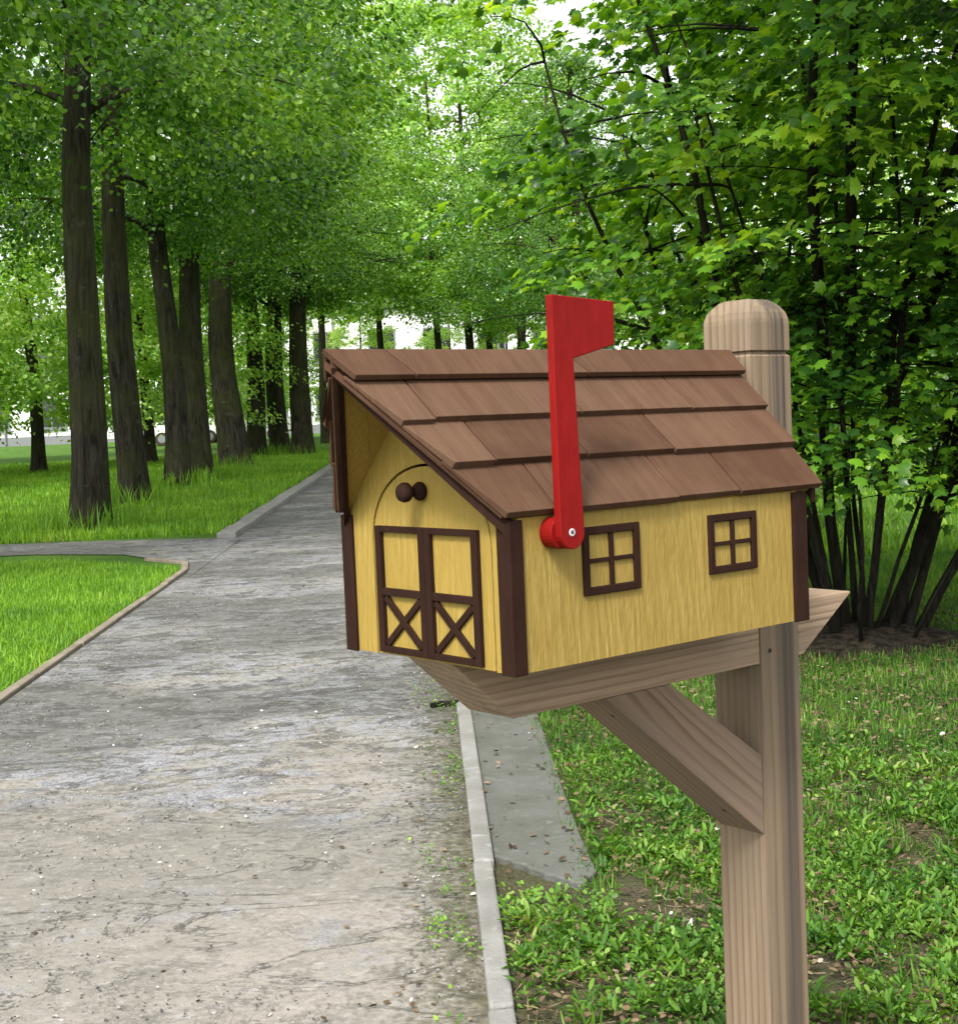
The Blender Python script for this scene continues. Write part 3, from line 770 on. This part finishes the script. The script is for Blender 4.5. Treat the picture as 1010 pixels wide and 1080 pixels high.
stone = NT('grit_stone'); gi = stone.n('ShaderNodeNewGeometry').outputs['Random Per Island']
stone.bsdf(stone.ramp(gi, [(0, (.045,.043,.040)), (.45, (.13,.125,.12)), (.85, (.23,.22,.20)), (1, (.34,.32,.29))]), .85)
X, Y = scatter(11000, -2.15, .09, 2.6, 12, None, 1.5)
k = vnoise(X, Y, 1.6, 31)*.5 + vnoise(X, Y, 6, 32)*.5 > .50 - .3*(X > -.12)
flat('grit', X[k], Y[k], .007, .004, .013, PEB, stone.mat, 'loose grit and small stones on the path', 'grit', .5)
white = mat_paint('white_petal', (.75, .73, .70), .6, .1, .1)
X, Y = scatter(80, -1.8, 2.2, 2.8, 9, None, 1.3)
flat('fallen_petals', X, Y, .016, .008, .020, CLOVER, white, 'tiny white petals scattered on path and lawn', 'petals')
mb = MB(); mb.tube([(-.03, 6.46, .016), (.02, 6.475, .018), (.075, 6.47, .02), (.10, 6.46, .034)], [.012, .014, .013, .008], 8, wob=.15)
st_ = mb.build('stick', M['bark_dark'], smooth=True); tag(st_, 'short black stick lying across the path edge beside the kerb', 'stick')

# ================================================================== TREES
def trunk_mesh(name, seed, r0=.30, h=13, first=5.0, nl=11, flare=1.22, lean=(0,0), seg=14):
    random.seed(seed); mb = MB()
    zs = [-.15, .0, .12, .3, .6, 1.0, 1.6, 2.4, 3.4, 4.6, 6, 7.6, 9.4, 11.2, h]
    ax = lambda z: Vector((lean[0]*z + .07*math.sin(z*.8+seed), lean[1]*z + .07*math.cos(z*.7+seed*2), z))
    rad = []
    for z in zs:
        t = max(z, 0)/h
        rad.append(r0*(1-.75*t)*(1 + (flare-1)*math.exp(-max(z,0)/.22)))
    # lobed cross section for a root flare
    pts = [ax(z) for z in zs]; vs = []; fs = []
    ph = random.uniform(0, 6)
    for i, p in enumerate(pts):
        lob = .16*math.exp(-max(zs[i],0)/.45) + .035
        for k in range(seg):
            t = 2*math.pi*k/seg
            r = rad[i]*(1 + lob*math.sin(3*t+ph+zs[i]*.15) + .035*math.sin(7*t+zs[i]*2.1+ph) + random.uniform(-.02,.02))
            vs.append(p + Vector((math.cos(t)*r, math.sin(t)*r, 0)))
    for i in range(len(pts)-1):
        for k in range(seg):
            k2 = (k+1) % seg; fs.append((i*seg+k, i*seg+k2, (i+1)*seg+k2, (i+1)*seg+k))
    fs.append(tuple((len(pts)-1)*seg+k for k in range(seg)))
    mb.add(vs, fs)
    tips = []
    for j in range(nl):
        z = first + (h-first-1.5)*j/nl + random.uniform(-.3,.3); a = j*2.4 + random.uniform(-.4,.4)
        ln = random.uniform(2.6, 4.2)*(1-.35*j/nl); rr = r0*.22*(1-.45*j/nl)
        p = ax(z); d = Vector((math.cos(a), math.sin(a), random.uniform(.35,.9)))
        pl = [p]
        for s in range(6):
            d = (d + Vector((random.uniform(-.2,.2), random.uniform(-.2,.2), -.10))).normalized(); p = p + d*ln/6; pl.append(p)
        mb.tube(pl, [rr*(1-.14*s) for s in range(7)], 7)
        tips.append([tuple(q) for q in pl])
        for s in (2, 4):
            q = pl[s]; d2 = Vector((random.uniform(-1,1), random.uniform(-1,1), random.uniform(-.5,.5))).normalized(); q2 = [q]
            for u in range(4): d2 = (d2+Vector((0,0,-.12))).normalized(); q2.append(q2[-1] + d2*.4)
            mb.tube(q2, [rr*.4, rr*.32, rr*.25, rr*.18, rr*.08], 5)
    return mb.mesh(name, True, True)

def crown_mesh(name, seed, z0, z1, rad, nspray, per, size, tmpl=LINDEN, droop=.5):
    """sprays of leaves through the crown's volume, thicker towards its outside; hanging skirts below"""
    r = np.random.default_rng(seed)
    u = r.random(nspray); ang = r.uniform(0, 2*np.pi, nspray)
    zz = r.random(nspray)**1.5
    prof = np.sin(np.pi*np.clip(.16 + .84*zz, 0, 1))**.6
    rr = rad*prof*(.36 + .64*u**.55)*np.where((zz < .3) & (u < .4), 1.6, 1)*(1 + .28*np.sin(ang*3+seed) * np.sin(zz*5+seed))
    C = np.stack([np.cos(ang)*rr, np.sin(ang)*rr, z0 + (z1-z0)*zz + .35*np.sin(ang*4+seed*1.7)], -1)
    n = nspray*per
    ctr = np.repeat(C, per, 0); rad_dir = np.repeat(np.stack([np.cos(ang), np.sin(ang), np.zeros(nspray)], -1), per, 0)
    ext = np.repeat(r.uniform(.36, .80, nspray), per)
    loc = r.normal(0, 1, (n, 3))*np.stack([ext*.60, ext*.60, ext*.20], -1)
    hor = np.linalg.norm(loc[:,:2], axis=1)
    loc[:,2] -= droop*hor**1.5*.8
    P_ = ctr + loc
    az = r.uniform(0, 2*np.pi, n)
    A = unit(loc*np.array([1,1,.3]))*.6 + rad_dir*.35 + np.stack([np.cos(az)*.5, np.sin(az)*.5, r.normal(-.55, .35, n)], -1)
    N = np.array([0, 0, 1.0]) + rad_dir*.35 + r.normal(0, .45, (n, 3))
    return leaves(name, P_, A, N, r.uniform(.7, 1.25, n)*size, tmpl)

TR = [trunk_mesh('trunk', 1, .27), trunk_mesh('trunk', 2, .29, 13, 5.2), trunk_mesh('trunk', 3, .25, 12.5, 4.9), trunk_mesh('trunk', 4, .20, 12, 4.8, 9)]
CR = [crown_mesh('crown', 11, 5.3, 12.5, 4.1, 250, 140, .080), crown_mesh('crown', 12, 5.6, 13, 4.4, 265, 140, .080), crown_mesh('crown', 13, 5.1, 12.4, 3.9, 240, 140, .080)]
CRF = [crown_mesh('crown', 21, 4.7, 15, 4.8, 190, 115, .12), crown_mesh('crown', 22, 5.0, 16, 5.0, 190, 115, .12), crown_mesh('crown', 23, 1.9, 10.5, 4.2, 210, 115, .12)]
for me in TR: me.materials.append(M['bark'])
for me in CR: me.materials.append(M['linden'])
for me in CRF: me.materials.append(M['linden_skylit'])
def tree(x, y, tr, cr, rz, s, label, group, name='linden_tree', cz=1.0, tw=1.0, lean=0.0):
    root = empty(name, (x, y, 0), (Matrix.Rotation(lean, 3, 'Y') @ Matrix.Rotation(rz, 3, 'Z'))); tag(root, label, 'tree', group)
    t = link('trunk', TR[tr], None, root); t.scale = (s*tw, s*tw, s)
    c = link('crown', cr, None, root); c.scale = (s, s, s*cz)
    return root
GL = 'lindens in a row along the left side of the path'
row = [(-4.42, 18.05, 0, 0, .3, 1.0, 0.9, 'thick dark linden at the left picture edge, nearest the side path'),
       (-4.86, 23.2, 1, 1, 1.9, 1.0, 0.88, 'linden with a leaning dark trunk, second from the side path in the left row'),
       (-4.98, 28.1, 2, 2, 3.6, 1.0, 1.0, 'olive mossy linden trunk, third from the side path in the left row'),
       (-4.93, 31.0, 0, 0, 5.1, .98, 1.15, 'linden standing right behind the olive mossy trunk, its base close beside it'),
       (-5.28, 38.2, 1, 1, .9, 1.05, 1.35, 'linden in the middle of the left row, with tall grass at its foot'),
       (-5.62, 47.2, 2, 2, 2.6, 1.0, 1.35, 'mossy green linden trunk, third before the end of the left row'),
       (-5.05, 48.6, 3, 0, 4.4, 1.05, 1.7, 'slim grey linden with a swollen foot between two thicker trunks at the row end'),
       (-3.98, 45.4, 0, 1, 5.6, 1.0, 1.35, 'dark linden nearest the path where the left row ends')]
for i, (x, y, t, c, rz, s, tw, lab) in enumerate(row): tree(x, y, t, CR[c], rz, s, lab, GL, tw=tw, lean=(.055, .0, -.01, -.012, .01, .0, .02, .03)[i])
tree(-6.2, 12.2, 1, CR[2], 2.2, 1.0, 'linden beside the near left verge whose leaves hang in from the upper left corner', GL)
GR = 'lindens in a row along the right side of the path'
for i, (x, y, t, c, rz) in enumerate([(4.0, 35, 0, 1, 4.6), (4.2, 43, 1, 2, .4), (3.8, 52, 2, 0, 5.5)]):
    tree(x, y, t, CR[c], rz, .76 + .06*i, '%s linden in the right row, its leaves seen above the red flag beside the maple' % ('nearest', 'middle', 'farthest')[i], GR)
GB = 'trees standing well left of the path'
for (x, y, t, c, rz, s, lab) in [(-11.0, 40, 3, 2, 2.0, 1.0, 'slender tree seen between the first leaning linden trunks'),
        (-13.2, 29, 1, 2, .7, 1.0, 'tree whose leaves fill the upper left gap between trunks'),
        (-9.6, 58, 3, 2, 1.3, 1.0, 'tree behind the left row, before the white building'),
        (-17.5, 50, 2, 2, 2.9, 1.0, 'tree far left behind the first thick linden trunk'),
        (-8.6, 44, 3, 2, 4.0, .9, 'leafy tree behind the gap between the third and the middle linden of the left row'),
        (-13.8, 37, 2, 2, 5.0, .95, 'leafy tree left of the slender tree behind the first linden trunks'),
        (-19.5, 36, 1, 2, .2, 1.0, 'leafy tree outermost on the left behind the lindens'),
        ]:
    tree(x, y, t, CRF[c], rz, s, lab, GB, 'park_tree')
GF = 'trees closing the far end of the path'
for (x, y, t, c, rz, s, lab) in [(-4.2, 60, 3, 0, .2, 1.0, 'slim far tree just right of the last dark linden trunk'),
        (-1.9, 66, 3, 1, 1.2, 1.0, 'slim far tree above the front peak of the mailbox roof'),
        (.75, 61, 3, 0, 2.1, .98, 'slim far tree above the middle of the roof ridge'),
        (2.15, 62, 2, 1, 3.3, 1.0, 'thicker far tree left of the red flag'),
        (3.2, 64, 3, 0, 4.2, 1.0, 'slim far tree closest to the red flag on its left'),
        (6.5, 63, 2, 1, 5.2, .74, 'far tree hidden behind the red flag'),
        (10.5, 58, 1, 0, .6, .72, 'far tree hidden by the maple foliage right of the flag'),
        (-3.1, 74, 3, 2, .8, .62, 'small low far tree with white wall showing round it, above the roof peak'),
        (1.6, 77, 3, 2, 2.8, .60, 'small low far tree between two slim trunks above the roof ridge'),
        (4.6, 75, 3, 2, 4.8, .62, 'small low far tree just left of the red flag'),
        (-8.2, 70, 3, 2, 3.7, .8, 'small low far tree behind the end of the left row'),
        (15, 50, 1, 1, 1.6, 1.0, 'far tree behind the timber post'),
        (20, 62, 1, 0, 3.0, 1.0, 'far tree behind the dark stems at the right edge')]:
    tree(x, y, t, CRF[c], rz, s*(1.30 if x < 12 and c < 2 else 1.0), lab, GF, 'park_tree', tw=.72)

# the multi-stemmed maple at the right
MR = Vector((2.35, 7.55, 0))
mt = empty('maple_tree', MR); tag(mt, 'multi stemmed maple with dark stems and broad layered leaves behind the timber post', 'tree')
random.seed(17); mb = MB(); rm = np.random.default_rng(77)
tips = []
for j in range(19):
    a = j*2.399 + random.uniform(-.3,.3); rb = random.uniform(.05, .34)
    p = Vector((math.cos(a)*rb, math.sin(a)*rb*.8, -.05)); spread = random.uniform(.12, .52)
    d = Vector((math.cos(a)*spread, math.sin(a)*spread, 1)).normalized(); pl = [p]; ln = random.uniform(2.6, 4.6)
    for s in range(9):
        d = (d + Vector((random.uniform(-.10,.10), random.uniform(-.10,.10), .02))).normalized(); p = p + d*ln/9; pl.append(p)
    r0 = random.uniform(.014, .042)
    mb.tube(pl, [r0*(1.25 if s == 0 else 1)*(1-.085*s) for s in range(10)], 8, wob=.06)
    for s in (3, 4, 5, 6, 7, 8, 9):
        for rep in range(2):
            q = pl[s]; a2 = random.uniform(0, 6.28); d2 = Vector((math.cos(a2), math.sin(a2), random.uniform(.1,.6))).normalized(); q2 = [q]; l2 = random.uniform(.4, 1.3)
            for u in range(5): d2 = (d2+Vector((random.uniform(-.15,.15), random.uniform(-.15,.15), -.10))).normalized(); q2.append(q2[-1]+d2*l2/5)
            mb.tube(q2, [r0*.34, r0*.28, r0*.22, r0*.16, r0*.10, .003], 5, cap=False); tips += q2[2:]
for j in range(10):   # low thin suckers
    a = random.uniform(0, 6.28); p = Vector((math.cos(a)*.3, math.sin(a)*.25, -.02)); d = Vector((math.cos(a)*random.uniform(.3,1.0), math.sin(a)*.6, 1)).normalized(); pl = [p]
    for s in range(6): d = (d+Vector((random.uniform(-.15,.15), random.uniform(-.15,.15), .0))).normalized(); p = p+d*.33; pl.append(p)
    mb.tube(pl, [.013,.012,.010,.009,.007,.005,.003], 5)
for j in range(4):   # limbs that carry the boughs added for shade
    a = (-.55, -.2, .25, .6)[j]; p = Vector((a*.3, -.1, 1.4)); pl = [p]
    d = Vector((a*.45, -.62, 1)).normalized()
    for q in range(9): d = (d + Vector((random.uniform(-.06,.06), -.02, -.02))).normalized(); p = p + d*.39; pl.append(p)
    mb.tube(pl, [.036-.0032*q for q in range(10)], 7, wob=.05)
mb.build('stems', M['bark_dark'], mt, smooth=True)
md = MB(); seg = 28
vs_ = [(0,0,.12)]; fs_ = []
for i, (rr, z) in enumerate(((.22,.11),(.38,.07),(.55,.025),(.72,-.02))):
    for k in range(seg):
        t = 2*math.pi*k/seg; q = rr*(1+.15*math.sin(3*t+i)+random.uniform(-.06,.06)); vs_.append((q*math.cos(t), q*.75*math.sin(t), z+random.uniform(-.015,.015)))
for k in range(seg): fs_.append((0, 1+k, 1+(k+1)%seg))
for i in range(3):
    for k in range(seg): fs_.append((1+i*seg+k, 1+(i+1)*seg+k, 1+(i+1)*seg+(k+1)%seg, 1+i*seg+(k+1)%seg))
md.add(vs_, fs_)
soilm = NT('shaded_root_soil'); cc = soilm.coord(); nn = soilm.noise(cc, 25, 6); soilm.bsdf(soilm.ramp(nn, [(.35, (.010,.009,.007)), (.7, (.055,.043,.030))]), .95, soilm.bump(nn, 1, .03), .1)  # shade at the foot of the maple put into the dark soil colour
mo = md.build('root_mound', soilm.mat, smooth=True, loc=MR); tag(mo, 'soil mound round the maple stems, its dark colour standing in for shade', 'soil', kind='structure')

# maple sprays: flat layered twigs with opposite leaves
def maple_crown():
    C, A, N, S = [], [], [], []
    def spray(p, d, ln, tilt, size, dens):
        d = unit(np.array(d)); side = unit(np.cross(d, [0,0,1.0])); upv = np.cross(side, d)
        k = int(ln*dens)
        for i in range(k):
            t = (i+rm.random())/k
            w = (1-.55*t)*ln*.42
            for s in (-1, 1):
                for rep in range(2):
                    off = s*w*rm.random()**.8
                    c = p + d*ln*t + side*off + np.array([0,0, -.16*t*t*ln - .22*abs(off)]) + rm.normal(0,.025,3)
                    ax = d*.8 + side*s*rm.uniform(.2,1.0) + np.array([0,0,rm.uniform(-.55,.0)])
                    C.append(c); A.append(ax); N.append(upv + rm.normal(0,.48,3)); S.append(size*rm.uniform(.5,1.3))
    n = 0
    while n < 900:
        u = rm.normal(0, 1, 3); u /= np.linalg.norm(u)
        rad = rm.random()**.36
        c = np.array([.65, .25, 3.35]) + u*rad*np.array([2.6, 2.2, 1.75])
        wx = c + np.array(MR)
        if c[2] < 1.55 + .35*rm.random(): continue
        # stay clear of the camera and of the mailbox
        if wx[1] < 4.3 or (wx[0] < .15): continue
        if wx[0] < 1.75 and c[2] > 2.95 and rm.random() < .80: continue
        out = np.array([u[0], u[1], 0]) + rm.normal(0,.35,3)*np.array([1,1,0]); out[2] = rm.uniform(-.25,.12)
        spray(c, out, rm.uniform(.45, .85), 0, .076, 19); n += 1
    k = 0
    while k < 230:      # unseen forward boughs added to shade the lower crown
        u = rm.normal(0, 1, 3); u /= np.linalg.norm(u)
        c = np.array([.35, -2.1, 4.15]) + u*rm.random()**.4*np.array([1.7, 1.0, .75])
        if c[2] + 0 < 1.42 + (c[1] + 7.55)*.315 or c[0] + 2.35 < 1.0: continue
        spray(c, np.array([u[0], u[1], rm.uniform(-.2,.1)]) + rm.normal(0,.3,3)*np.array([1,1,0]), rm.uniform(.45, .85), 0, .076, 17); k += 1
    k = 0
    while k < 420:      # dense low twigs among the stems
        a = rm.uniform(0, 6.283); q = 1.75*rm.random()**.6
        c = np.array([math.cos(a)*q + .25, math.sin(a)*q*.8 + .2, rm.uniform(.98, 2.3)])
        out = np.array([math.cos(a), math.sin(a), rm.uniform(-.3,.1)]) + rm.normal(0,.4,3)*np.array([1,1,0])
        spray(c, out, rm.uniform(.4, .7), 0, .062, 17); k += 1
    return leaves('crown', np.array(C), np.array(A), np.array(N), np.array(S), MAPLE)
link('crown', maple_crown(), M['maple'], mt)

# shrubs and undergrowth behind the maple
def shrub(x, y, r, h, n, size, label, seed, group):
    ro = empty('shrub', (x, y, 0)); tag(ro, label, 'shrub', group)
    q = np.random.default_rng(seed); ns = 90
    a = q.uniform(0, 6.28, ns); t = q.random(ns)
    rr = r*np.sqrt(q.random(ns))*np.sin(np.pi*(.25+.7*t))**.5
    C = np.repeat(np.stack([np.cos(a)*rr, np.sin(a)*rr, h*(.08+.9*t)], -1), n//ns, 0); m_ = len(C)
    P_ = C + q.normal(0, 1, (m_,3))*np.array([.3,.3,.2])*r*.5
    P_[:,2] = np.abs(P_[:,2])
    A = q.normal(0,1,(m_,3)); N = np.array([0,0,1.0]) + q.normal(0,.6,(m_,3))
    link('foliage', leaves('foliage', P_, A, N, q.uniform(.7,1.3,m_)*size, LINDEN), M['linden'], ro)
    mb = MB(); random.seed(seed)
    for j in range(9):
        aa = random.uniform(0,6.28); p = Vector((math.cos(aa)*.15, math.sin(aa)*.15, -.03)); d = Vector((math.cos(aa)*.5, math.sin(aa)*.5, 1)).normalized(); pl = [p]
        for s in range(5): d = (d+Vector((random.uniform(-.2,.2), random.uniform(-.2,.2), 0))).normalized(); p = p+d*h*.17; pl.append(p)
        mb.tube(pl, [.035,.03,.025,.018,.012,.006], 5)
    mb.build('stems', M['bark_dark'], ro, smooth=True)
GS = 'shrubs behind the maple'
shrub(5.6, 21, 1.6, 3.2, 3600, .12, 'leafy shrub behind the timber post, half hidden by the maple', 1, GS)
shrub(9.2, 24, 1.8, 2.6, 3600, .12, 'leafy shrub far behind the dark stems at the right edge', 2, GS)
shrub(3.2, 13.5, 1.3, 2.6, 3600, .10, 'leafy shrub behind the roof, left of the timber post', 3, GS)
shrub(13, 45, 3, 3.2, 4500, .2, 'distant low shrub on the far side of the bright lawn', 4, GS)

# ================================================================== BUILDING AND VAN BEHIND THE TREES
mw = mat_paint('white_render', (.72, .72, .71), .8, .2, .1, (3,3,3))
mg = mat_paint('dark_glass', (.02, .024, .028), .12, .1, .0, (1,1,1), .6)
mgr = mat_paint('grey_metal', (.16, .165, .17), .5, .2, .1, (5,5,5))
bR = empty('white_building', (-6, 88, 0)); tag(bR, 'long white building with dark windows behind the far trees', 'building')
mb = MB(); mb.box((-26, 0, 0), (24, 10, 7.6)); mb.build('wall', mw, bR)
mb = MB(); mb.box((-26.4, -.4, 7.6), (24.4, 10.4, 8.0)); mb.build('roof', mgr, bR)
mb = MB(); mb.box((-26.06, -.08, 0), (24.06, 0, .55)); mb.build('plinth', mgr, bR)
for k in range(5):
    mb = MB(); mb.tube([(-20+k*10.3, -.12, .1), (-20+k*10.3, -.12, 7.5)], [.07, .07], 8); mb.build('drainpipe', mgr, bR)
for fl in range(2):
    for i in range(14):
        x = -24 + i*3.45; z = 1.0 + fl*3.4
        mb = MB(); t = .09
        for (a, b) in (((x-.85, -.06, z), (x-.85+t, .05, z+1.9)), ((x+.85-t, -.06, z), (x+.85, .05, z+1.9)), ((x-.85+t, -.06, z), (x+.85-t, .05, z+t)), ((x-.85+t, -.06, z+1.9-t), (x+.85-t, .05, z+1.9)), ((x-.03, -.06, z+t), (x+.03, .05, z+1.9-t))): mb.box(a, b)
        wn = mb.build('window', mgr, bR)
        mb = MB(); mb.box((x-.95, -.16, z-.09), (x+.95, .0, z-.005)); mb.build('sill', mgr, wn)
        mb = MB(); mb.box((x-.85+t, -.02, z+t), (x-.035, .03, z+1.9-t)); mb.box((x+.035, -.02, z+t), (x+.85-t, .03, z+1.9-t)); mb.build('pane', mg, wn)
def van(x, y, rz, label):
    v = empty('parked_van', (x, y, 0), rz=rz); tag(v, label, 'van', 'white vans parked before the building')
    mb = MB()
    sec = [(-2.5,.35,.0),(2.45,.35,0)]
    side = [(-2.55,.42),(2.3,.42),(2.62,.55),(2.66,.95),(2.45,1.12),(1.75,1.28),(1.15,2.05),(.85,2.18),(-2.45,2.2),(-2.55,2.05)]
    mb.prism([(px, -.93, pz) for px, pz in side], (0, 1.86, 0)); mb.build('body', mw, v, bevel=.07, seg=3)
    for sy in (-1, 1):
        y0 = sy*.93
        m_ = MB(); m_.prism([(1.62,y0,1.28),(1.12,y0,1.92),(.25,y0,1.92),(.25,y0,1.28)], (0, sy*.012, 0)); m_.build('window', mg, v)
        m_ = MB(); m_.prism([(.10,y0,1.28),(.10,y0,1.92),(-2.2,y0,1.92),(-2.2,y0,1.28)], (0, sy*.012, 0)); m_.build('window', mg, v)
        for wx in (-1.6, 1.65):
            m_ = MB(); m_.lathe([(0,.30),(.02,.34),(.18,.34),(.2,.30)], (wx, sy*.76, .34), (0,sy,0), 20); wh = m_.build('wheel', M['rust'], v)
            m_ = MB(); m_.lathe([(0,.20),(.01,.19)], (wx, sy*.962, .34), (0,sy,0), 16); m_.build('rim', mgr, wh)
        m_ = MB(); m_.box((2.56, sy*.62-.14, .72), (2.675, sy*.62+.14, .92)); m_.build('headlight', mgr, v)
    m_ = MB(); m_.prism([(1.79,-.78,1.30),(1.22,-.74,2.0),(1.22,.74,2.0),(1.79,.78,1.30)], (.02,0,.015)); m_.build('windscreen', mg, v)
    return v
van(-14.6, 70, R(4), 'white parked van glimpsed behind the second and third trunks of the left row')
van(-9.2, 72, R(-3), 'white parked van farther right, mostly hidden by the middle trunks of the left row')
